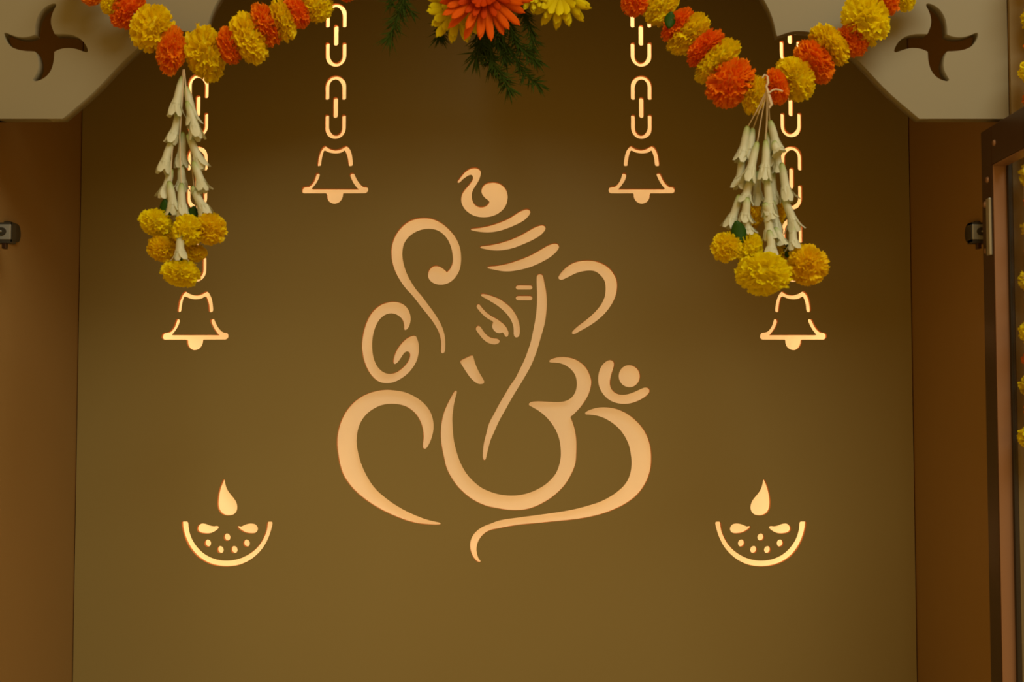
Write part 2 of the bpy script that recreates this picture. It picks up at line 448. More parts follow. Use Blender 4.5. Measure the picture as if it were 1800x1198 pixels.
# bell outlines, local metres about the middle of the rim
bl = lambda pts: [((500 + a / 6.305) - 588.4, (180 + b / 6.305)) for a, b in pts]
BELL_TOP = bl([(362,690),(365,650),(373,600),(388,550),(405,515),(425,490),(445,477),(465,492),(500,511),(555,521),(610,511),(645,492),(675,477),(700,495),(722,530),(738,575),(747,630),(750,690),(740,700),(712,698),(705,680),(700,630),(690,585),(675,545),(665,530),(625,551),(560,561),(495,551),(437,530),(422,560),(410,610),(402,660),(397,695),(385,700),(367,699)])
BELL_RIM = bl([(350,785),(375,783),(385,800),(370,850),(345,895),(300,952),(310,957),(805,957),(815,952),(795,930),(760,880),(735,830),(724,795),(735,783),(762,785),(775,810),(800,860),(835,905),(870,930),(905,933),(922,955),(918,985),(895,1002),(650,1003),(645,1015),(643,1040),(625,1080),(595,1107),(555,1117),(515,1107),(485,1080),(470,1045),(468,1015),(460,1003),(215,1003),(195,990),(193,960),(205,938),(230,930),(265,925),(300,895),(325,855),(343,800)])
BT_C, BR_C = (6, 12), (5, 6, 7, 8, 22, 23, 33, 34)

def to_local(pts, y_off=0.0):
    z0 = P(900, 334).z
    return [(a * K(b), P(900, b).z - z0) for a, b in pts]

def arch_px(y0, up=True):
    """chain-link half: outer half width 18.5, stroke 7.5, height 43 pixels"""
    ro, ri, h = 18.5, 11.0, 43.0
    pts = []
    for i in range(17):
        t = math.pi - math.pi * i / 16
        pts.append((ro * math.cos(t), 20 - 20 * math.sin(t)))
    pts += [(ro, h - 2), (ro - 1.6, h), (ri + 1.6, h), (ri, h - 2)]
    for i in range(17):
        t = math.pi * i / 16
        pts.append((ri * math.cos(t), 21 - 13.5 * math.sin(t)))
    pts += [(-ri, h - 2), (-ri - 1.6, h), (-ro + 1.6, h), (-ro, h - 2)]
    return [(a, y0 + (b if up else h - b)) for a, b in pts]

BELLS = [(588.6, 334, (5, 132)), (1128.4, 334, (5, 132)), (342.6, 591, (2, 129, 256, 383)), (1395.0, 591, (2, 129, 256, 383))]
bell_px = []
for bx, by, rows in BELLS:
    o = P(bx, by)
    z0 = P(900, 334).z
    shapes = []
    for nm, pts, cn in (('bell_top', BELL_TOP, BT_C), ('bell_rim', BELL_RIM, BR_C)):
        lp = [(o.x + a, o.z + b) for a, b in to_local(spline(pts, cn))]
        shapes.append((nm, grow(lp, 0.00035)))
    for r in rows:
        for nm, pts in (('chain_link_top', arch_px(r)), ('chain_link_bar', [(a, r + b) for a, b in capsule(-4.3, 38, 4.3, 75)]), ('chain_link_bottom', arch_px(r + 69, False))):
            shapes.append((nm, [(o.x + a * K(b), P(900, b).z) for a, b in pts]))
    bell_px.append((o, shapes))

cd = crop(300, 830, 6.656)
DIYA = [('bowl', cd([(125,578),(160,573),(198,574),(205,590),(210,640),(225,715),(255,790),(300,860),(360,925),(430,975),(510,1010),(590,1027),(660,1031),(740,1024),(820,1003),(900,965),(975,910),(1040,835),(1085,755),(1115,670),(1128,585),(1138,575),(1184,575),(1191,585),(1180,650),(1155,730),(1120,810),(1070,890),(1000,965),(920,1025),(830,1070),(740,1095),(650,1102),(560,1096),(470,1075),(390,1040),(310,985),(245,915),(195,835),(155,740),(132,650)]), (0, 2, 21, 22)),
    ('flame', cd([(622,80),(632,90),(640,135),(655,185),(685,235),(725,285),(755,325),(773,365),(779,405),(770,450),(745,482),(710,498),(670,503),(625,498),(585,475),(560,440),(548,400),(545,350),(550,290),(560,230),(578,165),(600,110),(613,85)]), ()),
    ('leaf_shape', cd([(305,655),(315,625),(345,603),(385,596),(425,605),(460,622),(490,632),(520,628),(550,627),(563,638),(555,655),(525,680),(490,700),(440,714),(390,715),(340,705),(312,685)]), ()),
    ('leaf_shape', cd([(775,635),(790,627),(825,632),(865,615),(905,600),(950,597),(990,607),(1012,630),(1020,655),(1012,685),(985,707),(945,714),(895,710),(845,695),(805,670),(782,650)]), ())]
for ex, ey in ((658, 757), (432, 827), (580, 904), (742, 903), (886, 827)):
    DIYA.append(('dot', cd([(ex + 40 * math.cos(t * math.pi / 12), ey + 43 * math.sin(t * math.pi / 12)) for t in range(24)]), 'raw'))
dl = P(398.8, 930)
dr = P(1337.6, 930)
diya_shapes = []
base = [(n, world_loop(p, c)) for n, p, c in DIYA]
diya_shapes.append((dl, base))
diya_shapes.append((dr, [(n, [(dr.x - (x - dl.x), z) for x, z in lp]) for n, lp in base]))

# ------------------------------------------------------------------ the cabinet
XL, XR = P(141.5, 300).x, P(1599.5, 300).x      # inner faces of the side walls
XC = (XL + XR) / 2
ZT, ZB = 0.78, -0.50
YF = -0.345                                      # front of the cabinet
T = 0.0088                                       # panel thickness
GAP = 0.0012
holes = [lp for _, lp in GANESHA] + [lp for _, sh in bell_px for _, lp in sh] + [lp for _, sh in diya_shapes for _, lp in sh]
rect = [(XL + GAP, ZB), (XR - GAP, ZB), (XR - GAP, ZT), (XL + GAP, ZT)]
me = plate_mesh('wall_back', [rect] + holes, 0.0, T)
slot_by_normal(me, M['panel'], M['core'], M['white'])
structure(link('wall_back', me), 'tan laminate back panel with backlit cut-out emblem, bells and lamps')

structure(box('wall_left', (XL - 0.018, YF, ZB), (XL, 0.12, ZT), M['side']), 'tan laminate left side wall of the niche')
structure(box('wall_right', (XR, YF, ZB), (XR + 0.018, 0.12, ZT), M['side']), 'tan laminate right side wall of the niche')
structure(box('ceiling', (XL - 0.018, YF, ZT), (XR + 0.018, 0.12, ZT + 0.018), M['side']))
structure(box('floor', (XL - 0.018, YF - 0.02, ZB - 0.025), (XR + 0.018, 0.12, ZB), M['side']))
# closed cavity with the lamps behind the panel
BX0, BX1, BZ0, BZ1, BY = XL + 0.022, XR - 0.022, -0.40, 0.66, 0.085
bm = bmesh.new()
box_bm(bm, (BX0 - 0.01, BY, BZ0 - 0.01), (BX1 + 0.01, BY + 0.01, BZ1 + 0.01))
box_bm(bm, (BX0 - 0.01, T, BZ0), (BX0, BY, BZ1))
box_bm(bm, (BX1, T, BZ0), (BX1 + 0.01, BY, BZ1))
box_bm(bm, (BX0 - 0.01, T, BZ0 - 0.01), (BX1 + 0.01, BY, BZ0))
box_bm(bm, (BX0 - 0.01, T, BZ1), (BX1 + 0.01, BY, BZ1 + 0.01))
structure(link('trim_1', mesh_of(bm, 'light_box'), None, M['white']), 'white light box behind the cut-out panel')
structure(box('trim_2', (XL, 0.10, ZB), (XR, 0.12, ZT), M['carcass']))
LED = (1.0, 0.535, 0.185)
zc = (BZ0 + BZ1) / 2
area('led_backlight_sheet', (XC, BY - 0.004, zc), (XC, 0, zc), BX1 - BX0 - 0.02, BZ1 - BZ0 - 0.02, 0.15, LED)
for nm, loc, tgt, sx, sy, pw in (
        ('led_strip_top', (XC, 0.05, 0.525), (XC, 0.05, 0), BX1 - BX0, 0.02, 1.0),
        ('led_strip_bottom', (XC, 0.05, -0.27), (XC, 0.05, 0), BX1 - BX0, 0.02, 0.6),
        ('led_strip_left', (BX0 + 0.03, 0.05, zc), (0, 0.05, zc), 0.02, BZ1 - BZ0, 0.74),
        ('led_strip_right', (BX1 - 0.03, 0.05, zc), (0, 0.05, zc), 0.02, BZ1 - BZ0, 0.74)):
    area(nm, loc, tgt, sx, sy, pw, LED)

# ------------------------------------------------------------------ backlit shapes set into the panel
RECESS = T
def inlay(name, lp, parent, org):
    m = plate_mesh(name, [[(x - org.x, z - org.z) for x, z in lp]], RECESS, RECESS + 0.003)
    slot_by_normal(m, M['satin'], M['clear'], M['clear'])
    return link(name, m, parent)

go = P(868, 960)
g = tag(empty('elephant_deity_emblem', (go.x, 0, go.z)), 'large glowing elephant-headed deity emblem of flowing strokes in the panel centre', 'emblem')
for n, lp in GANESHA:
    inlay(n, lp, g, go)
blabels = ['glowing bell on a two-link chain, upper panel, left of the bouquet', 'glowing bell on a two-link chain, upper panel, right of the bouquet',
           'lower glowing bell on long chain behind the left flower tassel', 'lower glowing bell on long chain behind the right flower tassel']
for (o, sh), lb in zip(bell_px, blabels):
    e = tag(empty('hanging_bell_motif', (o.x, 0, o.z)), lb, 'bell motif', 'backlit bell cut-outs')
    for n, lp in sh:
        inlay(n, lp, e, o)
for (o, sh), lb in zip(diya_shapes, ['glowing oil-lamp cut-out at lower left of the panel', 'glowing oil-lamp cut-out at lower right of the panel']):
    e = tag(empty('oil_lamp_motif', (o.x, 0, o.z)), lb, 'lamp motif', 'backlit oil-lamp cut-outs')
    for n, lp in sh:
        inlay(n, lp, e, o)

# ------------------------------------------------------------------ arch board with pinwheel cut-outs
def PF(a, b):
    v = P(a, b, YF)
    return (v.x, v.z)
def half(pts):
    return [PF(a, b) for a, b in pts]
edge_px = [(1616,208.5),(1560,160),(1508,106),(1470,74),(1430,57.5),(1395,55),(1366,63.5)]
right = half(spline([(1774,208.5)] + edge_px + [(1357,29),(1342,-2),(1300,-58),(1220,-106),(1110,-138),(990,-154),(864,-160),(864,-600),(1774,-600)], (0, 1, 7, 15, 16), 6))
# keep the part from the lower right corner to the crown of the arch
n_keep = 6 * 15 + 1
rh = right[:n_keep]
xa = XC
lh = [(2 * xa - x, z) for x, z in rh[:-1]]
x_in = XR - 0.0012
rh[0] = (x_in, rh[0][1])
outline = [(x_in, ZT)] + rh + lh[::-1]
outline[-1] = (2 * xa - x_in, outline[-1][1])
outline = [q for q in outline] + [(2 * xa - x_in, ZT)]
cw = crop(1500, 0, 5.4467)
wheel = cw([(710,325),(725,290),(742,240),(745,190),(735,140),(715,90),(697,55),(700,38),(720,33),(760,45),(810,75),(850,120),(880,180),(895,250),(900,330),(940,345),(1000,355),(1060,352),(1120,335),(1170,315),(1190,315),(1195,335),(1185,375),(1160,415),(1120,450),(1060,475),(990,487),(900,492),(880,530),(868,580),(865,630),(875,680),(900,730),(918,762),(905,775),(870,772),(820,752),(775,715),(740,660),(720,590),(712,495),(670,475),(620,463),(560,460),(500,470),(440,490),(405,500),(392,490),(400,455),(430,405),(480,360),(540,335),(610,325)])
wr = half(spline(wheel, (0, 14, 27, 40)))
wl = [(2 * xa - x, z) for x, z in wr]
me = plate_mesh('arch_board', [outline, wr, wl], YF, YF + 0.016)
me.materials.append(M['board'])
tag(link('arch_board', me), 'beige cusped-arch board with pinwheel cut-outs across the top of the niche', 'arch board')

# front frame of the cabinet beside the opening
structure(box('trim_3', (XR + 0.0002, YF - 0.003, ZB), (XR + 0.20, YF + 0.02, ZT), M['jamb']), 'tan front frame right of the niche')
structure(box('trim_4', (XL - 0.20, YF - 0.003, ZB), (XL - 0.0002, YF + 0.02, ZT), M['jamb']), 'tan front frame left of the niche')

# ------------------------------------------------------------------ glazed doors, swung open towards the room
def door(name, side, label):
    """side = 1 right, -1 left; inner face looks to the middle of the niche"""
    ref = P(1727.5, 420, -0.322).x                       # inner face of the right door
    inset = XR - ref
    xi = XR - inset if side > 0 else XL + inset - 0.003   # the left one stands just out of view
    root = structure(empty(name, (xi, -0.322, ZB + 0.01)), label)
    z0, z1 = 0.0, P(1727.5, 233, -0.322).z - (ZB + 0.01)
    W, fr, th, rail = 0.44, 0.030, 0.014, 0.037
    def pt(x, y, z):
        return (side * x, -y, z)
    def bx(nm, a, b, mat, par=root):
        a, b = pt(*a), pt(*b)
        return box(nm, [min(p, q) for p, q in zip(a, b)], [max(p, q) for p, q in zip(a, b)], mat, par, 0.0005)
    for nm, a, b in (('stile', (0, 0, z0), (th, fr, z1)), ('stile', (0, W - fr, z0), (th, W, z1)), ('rail', (0, fr, z1 - rail), (th, W - fr, z1)), ('rail', (0, fr, z0), (th, W - fr, z0 + rail))):
        bx(nm, a, b, M['bronze'])
    # inner reveal of the profile, coloured lighter to show it lit, and the black seal around the pane
    for nm, a, b in (('reveal', (0.0006, fr, z0 + rail), (th, fr + 0.0016, z1 - rail)), ('reveal', (0.0006, W - fr - 0.0016, z0 + rail), (th, W - fr, z1 - rail)),
                     ('reveal', (0.0006, fr, z1 - rail - 0.0016), (th, W - fr, z1 - rail)), ('reveal', (0.0006, fr, z0 + rail), (th, W - fr, z0 + rail + 0.0016))):
        o = bx(nm, a, b, M['copper'])
        o['label'] = 'copper inner edge, coloured lighter as if lit'
    bx('seal', (th - 0.001, fr + 0.0016, z0 + rail), (th + 0.003, fr + 0.007, z1 - rail), M['gasket'])
    bx('pane', (th, fr, z0 + rail), (th + 0.004, W - fr, z1 - rail), M['glass'])
    # screws of the corner joint and of the hinge
    ox, oy, oz = root.location
    def screw(px, py, r):
        x = xi
        d = (x) / ((px - 900) / F) / 1.0 if side > 0 else None
        y = d * 1.0 - D if side > 0 else 0
        return y
    scr = [(1748.5, 251), (1736.5, 316), (1732, 359.5), (1734, 441)]
    for a, b in scr:
        # depth at which the line of sight meets the inner face of the right door
        aa, bb = (a - 900.0) / F, (599.0 - b) / F
        dv = Vector((aa, cp - bb * sp, sp + bb * cp))
        t = (XR - inset) / dv.x
        y, z = dv.y * t - D, dv.z * t
        bm = bmesh.new()
        bmesh.ops.create_cone(bm, cap_ends=True, segments=14, radius1=0.0032, radius2=0.0024, depth=0.0016)
        bmesh.ops.transform(bm, matrix=Matrix.Rotation(-side * math.pi / 2, 4, 'Y'), verts=bm.verts)
        s = link('screw', mesh_of(bm, 'screw'), root, M['copper'])
        s.location = (-side * 0.001, y + 0.322, z - (ZB + 0.01))
    return root, xi
dr_o, dx = door('door_1', 1, 'bronze framed glass door standing open along the right edge')
dl_o, dxl = door('door_2', -1, 'bronze framed glass door standing open beyond the left edge')

# ------------------------------------------------------------------ hinges
def hinge(side, label):
    h = tag(empty('cabinet_hinge', (0, 0, 0)), label, 'hinge', 'concealed cabinet hinges')
    def ray(px, py, x):
        aa, bb = (px - 900.0) / F, (599.0 - py) / F
        dv = Vector((aa, cp - bb * sp, sp + bb * cp))
        t = x / dv.x
        return dv.y * t - D, dv.z * t
    mir = (lambda x: x) if side > 0 else (lambda x: 2 * XC - x)
    zc_ = ray(1712, 408, XR)[1]
    yb = ray(1701, 408, XR)[0]
    yb -= 0.0
    # rounded dark base on the side wall
    pts = capsule(-0.0115, -0.0095, 0.0115 + 0.02, 0.0095)
    bm = bmesh.new()
    f = bm.faces.new([bm.verts.new((0, -(a) , b)) for a, b in pts])
    r = bmesh.ops.extrude_face_region(bm, geom=[f])
    bmesh.ops.translate(bm, vec=(-0.004, 0, 0), verts=[v for v in r['geom'] if isinstance(v, bmesh.types.BMVert)])
    bmesh.ops.recalc_face_normals(bm, faces=bm.faces)
    if side < 0:
        bmesh.ops.scale(bm, vec=(-1, 1, 1), verts=bm.verts)
        bmesh.ops.reverse_faces(bm, faces=bm.faces)
    b_ = link('base_plate', mesh_of(bm, 'hinge_base'), h, M['dark'])
    b_.location = (mir(XR), yb - 0.014, zc_)
    # arm, a small U channel bridging from the base to the door
    def bb(nm, lo, hi, mat, bev=0.0006, par=h):
        lo, hi = (mir(lo[0]), lo[1], lo[2]), (mir(hi[0]), hi[1], hi[2])
        return box(nm, [min(p, q) for p, q in zip(lo, hi)], [max(p, q) for p, q in zip(lo, hi)], mat, par, bev)
    ya = -0.302
    xa0, xa1 = P(1709.5, 408, ya).x, P(1741, 408, ya).x
    za0, za1 = P(1712, 420.5, ya).z, P(1712, 394, ya).z
    arm = bb('arm', (xa0, ya, za0), (xa1, ya + 0.012, za1), M['steel'])
    bb('arm_frame', (xa0 - 0.0012, ya + 0.0006, za0 - 0.0025), (xa0, ya + 0.012, za1 + 0.002), M['dark'], 0.0, arm)
    bb('arm_frame', (xa0 - 0.0012, ya + 0.0006, za1), (xa1, ya + 0.012, za1 + 0.002), M['dark'], 0.0, arm)
    bb('arm_frame', (xa0 - 0.0012, ya + 0.0006, za0 - 0.0035), (xa1, ya + 0.012, za0), M['dark'], 0.0, arm)
    bm = bmesh.new()
    bmesh.ops.create_cone(bm, cap_ends=True, segments=20, radius1=0.0052, radius2=0.0052, depth=0.0016)
    bmesh.ops.transform(bm, matrix=Matrix.Rotation(math.pi / 2, 4, 'X') @ Matrix.Diagonal((1.0, 0.78, 1, 1)), verts=bm.verts)
    s = link('screw_hole', mesh_of(bm, 'screw_hole'), arm, M['dark'])
    s.location = (mir((xa0 + xa1) / 2 + 0.0004), ya - 0.0002, (za0 + za1) / 2 + 0.0005)
    bm = bmesh.new()
    bmesh.ops.create_uvsphere(bm, u_segments=10, v_segments=6, radius=0.0011)
    s2 = link('screw', mesh_of(bm, 'hinge_screw'), arm, M['steel'])
    s2.location = (mir((xa0 + xa1) / 2 + 0.0006), ya - 0.001, (za0 + za1) / 2 + 0.0005)
    bb('arm_tip', (xa0 + 0.005, ya + 0.001, za0 - 0.009), (xa0 + 0.009, ya + 0.008, za0 - 0.003), M['bronze'], 0.0006)
    # long bright plate upright on the door stile
    xp = dx if side > 0 else None
    yp0 = ray(1744.2, 400, dx)[0]
    zp0, zp1 = ray(1741, 449, dx)[1], ray(1740, 348.5, dx)[1]
    bb('door_plate', (dx - 0.003, yp0, zp0), (dx + 0.0, yp0 + 0.009, zp1), M['steel'], 0.0008)
    bb('plate_shadow_strip', (dx - 0.0018, yp0 + 0.009, zp0 + 0.002), (dx, yp0 + 0.014, zp1 - 0.01), M['dark'], 0.0)  # solid dark strip standing in for the shadow beside the plate
    return h
hinge(1, 'steel concealed hinge joining the right side wall to the open door')
hinge(-1, 'steel concealed hinge at the left picture edge on the side wall')

# ------------------------------------------------------------------ flowers
rng = random.Random(11)

def marigold_mesh(name, seed, mat, n=165, core=0.62, curl=0.55):
    r = random.Random(seed)
    bm = bmesh.new()
    bmesh.ops.create_icosphere(bm, subdivisions=2, radius=core)
    ga = math.pi * (3 - math.sqrt(5))
    for i in range(n):
        z = 1 - 2 * (i + 0.5) / n
        rad = math.sqrt(max(0, 1 - z * z))
        d = Vector((rad * math.cos(ga * i), rad * math.sin(ga * i), z))
        d = (d + Vector([r.uniform(-.12, .12) for _ in range(3)])).normalized()
        t = d.cross(Vector((r.uniform(-1, 1), r.uniform(-1, 1), r.uniform(-1, 1)))).normalized()
        nn = d.cross(t)
        R = r.uniform(0.84, 1.05)
        wd = r.uniform(0.17, 0.26)
        ph, am = r.uniform(0, 6.28), r.uniform(0.035, 0.07)
        cu = r.uniform(-0.04, 0.16) * (1 if r.random() < .5 else -1)
        rows, cols = (0.42, 0.72, 0.90, 1.0), 6
        vs = []
        for j, f in enumerate(rows):
            wj = wd * (0.22, 0.72, 1.0, 1.05)[j]
            line = []
            for c in range(cols):
                s = c / (cols - 1) * 2 - 1
                wave = am * (0, .35, .8, 1.25)[j] * math.sin(ph + s * 5.2)
                drop = 0.05 * s * s * (f - .4)
                notch = (0.028 * (1 if c % 2 else -1) if j == 3 else 0)
                p = d * (R * (f - drop + notch)) + t * (s * wj) + nn * (wave + cu * (f - .42) ** 2 * 2.2)
                line.append(bm.verts.new(p))
            vs.append(line)
        for j in range(3):
            for c in range(cols - 1):
                bm.faces.new((vs[j][c], vs[j][c + 1], vs[j + 1][c + 1], vs[j + 1][c]))
    me = mesh_of(bm, name, True)
    me.materials.append(mat)
    return me

MG = {'y': [marigold_mesh('yellow_marigold_%d' % s, s, M['yellow']) for s in (1, 2, 3)],
      'g': [marigold_mesh('golden_marigold_%d' % s, s, M['yellow2']) for s in (4, 5)],
      'o': [marigold_mesh('orange_marigold_%d' % s, s, M['orange']) for s in (6, 7, 8)]}
MG_COUNT = [0]

def marigold(col, px, py, thick, long, ang, y, parent, org, name='marigold'):
    """thick = size along the thread, long = size across it (pixels), ang = direction of the thread in the picture"""
    i = MG_COUNT[0]
    MG_COUNT[0] += 1
    o = link(name, MG[col][i % len(MG[col])], parent)
    kk = K(py, y)
    c = P(px, py, y)
    a = math.radians(ang)
    axis = Vector((math.cos(a), rng.uniform(-.25, .25), math.sin(a))).normalized()
    q = axis.to_track_quat('Z', 'X')
    o.rotation_mode = 'QUATERNION'
    o.rotation_quaternion = q @ Euler((0, 0, rng.uniform(0, 6.28))).to_quaternion()
    o.location = c - org
    thick = max(thick, thick * 0.6 + long * 0.28)         # frilly petals spread along the thread
    o.scale = (long / 2 * kk, long / 2 * kk, thick / 2 * kk)
    return o

YG = YF - 0.032
def leaf_mesh(name):
    bm = bmesh.new()
    rows = 7
    vs = []
    for j in range(rows):
        f = j / (rows - 1)
        wj = 0.34 * math.sin(math.pi * (f * 0.92 + 0.04)) ** 0.8
        vs.append([bm.verts.new((s * wj, 0.10 * abs(s) - 0.25 * f * f, -f)) for s in (-1, -.5, 0, .5, 1)])
    for j in range(rows - 1):
        for c in range(4):
            bm.faces.new((vs[j][c], vs[j][c + 1], vs[j + 1][c + 1], vs[j + 1][c]))
    geo = bm.faces[:]
    r = bmesh.ops.extrude_face_region(bm, geom=geo)
    bmesh.ops.translate(bm, vec=(0, 0.02, 0), verts=[v for v in r['geom'] if isinstance(v, bmesh.types.BMVert)])
    bmesh.ops.recalc_face_normals(bm, faces=bm.faces)
    me = mesh_of(bm, name, True)
    me.materials.append(M['leaf'])
    return me
LEAF = leaf_mesh('leaf')
def leaf(px, py, size, rot, y, parent, org):
    o = link('leaf', LEAF, parent)
    o.location = P(px, py, y) - org
    s = size * K(py, y)
    o.scale = (s, s, s)
    o.rotation_euler = (0.25, math.radians(rot), 0)
    return o

def garland(flowers, label, extra_thread=()):
    org = P(flowers[len(flowers) // 2][1], flowers[len(flowers) // 2][2], YG)
    root = tag(empty('marigold_garland', org), label, 'garland')
    for (c, x, y, th, lo, an) in flowers:
        marigold(c, x, y, th, lo, an, YG + rng.uniform(-.006, .006), root, org)
    bm = bmesh.new()
    tube_bm(bm, [P(f[1], f[2], YG) - org for f in flowers], 0.0009, 6)
    link('thread', mesh_of(bm, 'garland_thread'), root, M['thread'])
    return root, org

left_fl = [('y', 140, -45, 60, 80, -40), ('o', 168, -18, 40, 66, -40), ('y', 199, 4, 38, 52, -35), ('o', 226, 17, 34, 76, -38), ('y', 268, 50, 76, 88, -30), ('o', 301, 90, 44, 88, -8),
           ('y', 362, 93, 74, 104, 8), ('o', 403, 80, 40, 70, 15), ('y', 438, 67, 60, 96, 22), ('o', 467, 43, 46, 82, 25),
           ('y', 497, 36, 36, 78, 20), ('o', 521, 22, 46, 60, 25), ('y', 558, 12, 56, 58, 20), ('o', 602, -28, 40, 66, 28), ('y', 640, -52, 56, 74, 28), ('o', 676, -76, 40, 64, 30), ('y', 708, -100, 50, 70, 34), ('o', 738, -126, 40, 62, 38), ('y', 766, -152, 50, 68, 40)]
gl, gl_o = garland(left_fl, 'yellow and orange marigold garland swagged across the left arch corner')
right_fl = [('y', 946, -156, 50, 68, -40), ('o', 974, -130, 40, 62, -38), ('y', 1004, -98, 50, 70, -34), ('y', 1040, -62, 56, 74, -28), ('o', 1078, -34, 40, 62, -28), ('o', 1116, 2, 50, 56, -28), ('y', 1163, 10, 52, 78, -36), ('o', 1190, 43, 32, 72, -45), ('y', 1210, 61, 46, 92, -47), ('o', 1240, 84, 40, 82, -48),
            ('y', 1262, 108, 38, 100, -48), ('o', 1284, 145, 78, 98, -42), ('y', 1327, 166, 42, 72, -12), ('o', 1364, 152, 44, 66, 14),
            ('y', 1397, 138, 66, 84, 30), ('o', 1430, 110, 50, 92, 38), ('y', 1458, 78, 50, 88, 42), ('o', 1499, 70, 50, 66, 35), ('y', 1522, 35, 78, 96, 32),
            ('o', 1556, 2, 34, 60, 35), ('y', 1585, -8, 44, 60, 30), ('o', 1622, -34, 40, 60, 35)]
gr, gr_o = garland(right_fl, 'longer yellow and orange marigold garland swagged across the right arch corner')
leaf(1180, 20, 30, 8, YG - 0.022, gr, gr_o)

# garland hanging on the front frame beyond the right door
side_fl = []
yy, i = -60, 0
while yy < 770:
    side_fl.append((('y', 'o')[i % 2], 1826 + rng.uniform(-3, 3), yy, (52, 40)[i % 2], (66, 52)[i % 2], -90))
    yy += 46
    i += 1
garland(side_fl, 'marigold garland hanging straight down beside the open right door')

# tuberose bud: tube with six flared petals, stem end up, one unit long
def tuberose_mesh(name, seed):
    r = random.Random(seed)
    bm = bmesh.new()
    seg = 12
    prof = [(0, .040), (-.06, .066), (-.20, .088), (-.38, .096), (-.52, .100), (-.62, .112), (-.68, .130)]
    bend = r.uniform(-.06, .06)
    rings = []
    for z, rad in prof:
        cx = bend * math.sin(-z * 3.0)
        rings.append([bm.verts.new((cx + rad * math.cos(2 * math.pi * q / seg), rad * math.sin(2 * math.pi * q / seg), z)) for q in range(seg)])
    for a in range(len(rings) - 1):
        for q in range(seg):
            bm.faces.new((rings[a][q], rings[a][(q + 1) % seg], rings[a + 1][(q + 1) % seg], rings[a + 1][q]))
    bm.faces.new(rings[0])
    cx = bend * math.sin(.72 * 3)
    for q in range(6):
        a = 2 * math.pi * (q + .5) / 6 + r.uniform(-.15, .15)
        op = r.choice((0.0, 0.02, 0.04, 0.07, 0.12))
        d = Vector((math.cos(a), math.sin(a), 0))
        t = Vector((-math.sin(a), math.cos(a), 0))
        vs = []
        for f in (0, .35, .7, 1.0):
            c = Vector((cx, 0, 0)) + d * (.112 + .03 * f + op * f * f * 1.5) + Vector((0, 0, -.60 - .40 * f * (1 - op)))
            wj = (.080, .105, .100, .045)[(0, .35, .7, 1.0).index(f)]
            vs.append([bm.verts.new(c + t * (s * wj) - d * (abs(s) * .028)) for s in (-1, 0, 1)])
        for j in range(3):
            for c in range(2):
                bm.faces.new((vs[j][c], vs[j][c + 1], vs[j + 1][c + 1], vs[j + 1][c]))
    me = mesh_of(bm, name, True)
    me.materials.append(M['tuberose'])
    return me
TB = [tuberose_mesh('tuberose_%d' % s, s) for s in range(5)]

def tuberose(x0, y0, x1, y1, y, parent, org, fat=1.0):
    a, b = P(x0, y0, y), P(x1, y1, y + rng.uniform(-.004, .004))
    o = link('tuberose', TB[rng.randrange(5)], parent)
    L = (b - a).length * 1.08
    o.location = a - org
    q = (a - b).to_track_quat('Z', 'Y')
    o.rotation_mode = 'QUATERNION'
    o.rotation_quaternion = q @ Euler((0, 0, rng.uniform(0, 6.28))).to_quaternion()
    wdt = 0.039 * fat
    o.scale = (wdt, wdt, L)
    return o

def thread(name, pts, rad, parent, org, mat='thread'):
    bm = bmesh.new()
    tube_bm(bm, [p - org for p in pts], rad, 6)
    return link(name, mesh_of(bm, name), parent, M[mat])

YT = YG - 0.004
# left tassel
o_ = P(322, 132, YT)
t = tag(empty('tuberose_tassel', o_), 'tuberose and yellow marigold tassel hanging from the left garland, two strands close together', 'tassel')
for a in ((321, 134, 306, 202, .0), (314, 196, 300, 249, .001), (305, 243, 290, 302, .002), (301, 296, 286, 346, .003), (297, 318, 305, 374, -.004),
          (327, 152, 340, 219, -.002), (329, 178, 344, 242, -.006), (330, 236, 352, 294, -.005), (340, 284, 356, 334, -.006), (338, 328, 364, 376, -.005),
          (321, 232, 317, 292, .008), (318, 286, 320, 334, .008), (319, 322, 323, 380, -.001), (318, 408, 319, 456, -.018)):
    tuberose(a[0], a[1], a[2], a[3], YT + a[4], t, o_)
thread('thread', [P(323, 122, YT - .004), P(321, 165, YT - .004), P(316, 240, YT), P(319, 330, YT), P(322, 372, YT)], 0.0006, t, o_)
thread('thread', [P(324, 122, YT - .004), P(328, 168, YT - .006), P(335, 260, YT), P(345, 372, YT)], 0.0006, t, o_)
thread('thread', [P(322, 122, YT - .002), P(318, 150, YT), P(303, 260, YT), P(296, 370, YT)], 0.0006, t, o_)
for c, x, y, th, lo, an, dy in (('y', 274, 391, 50, 62, 75, 0), ('y', 332, 404, 58, 60, 80, -.012), ('g', 368, 402, 58, 62, 70, -.006), ('g', 304, 420, 46, 52, 80, .010),
                                ('g', 285, 438, 46, 56, 60, 0), ('g', 341, 444, 34, 46, 85, .004), ('y', 318, 480, 48, 72, 85, -.014)):
    marigold(c, x, y, th, lo, an, YT + dy, t, o_)
leaf(288, 350, 34, -10, YT - .004, t, o_)
leaf(341, 362, 30, 15, YT - .004, t, o_)
leaf(318, 442, 22, 0, YT - .020, t, o_)

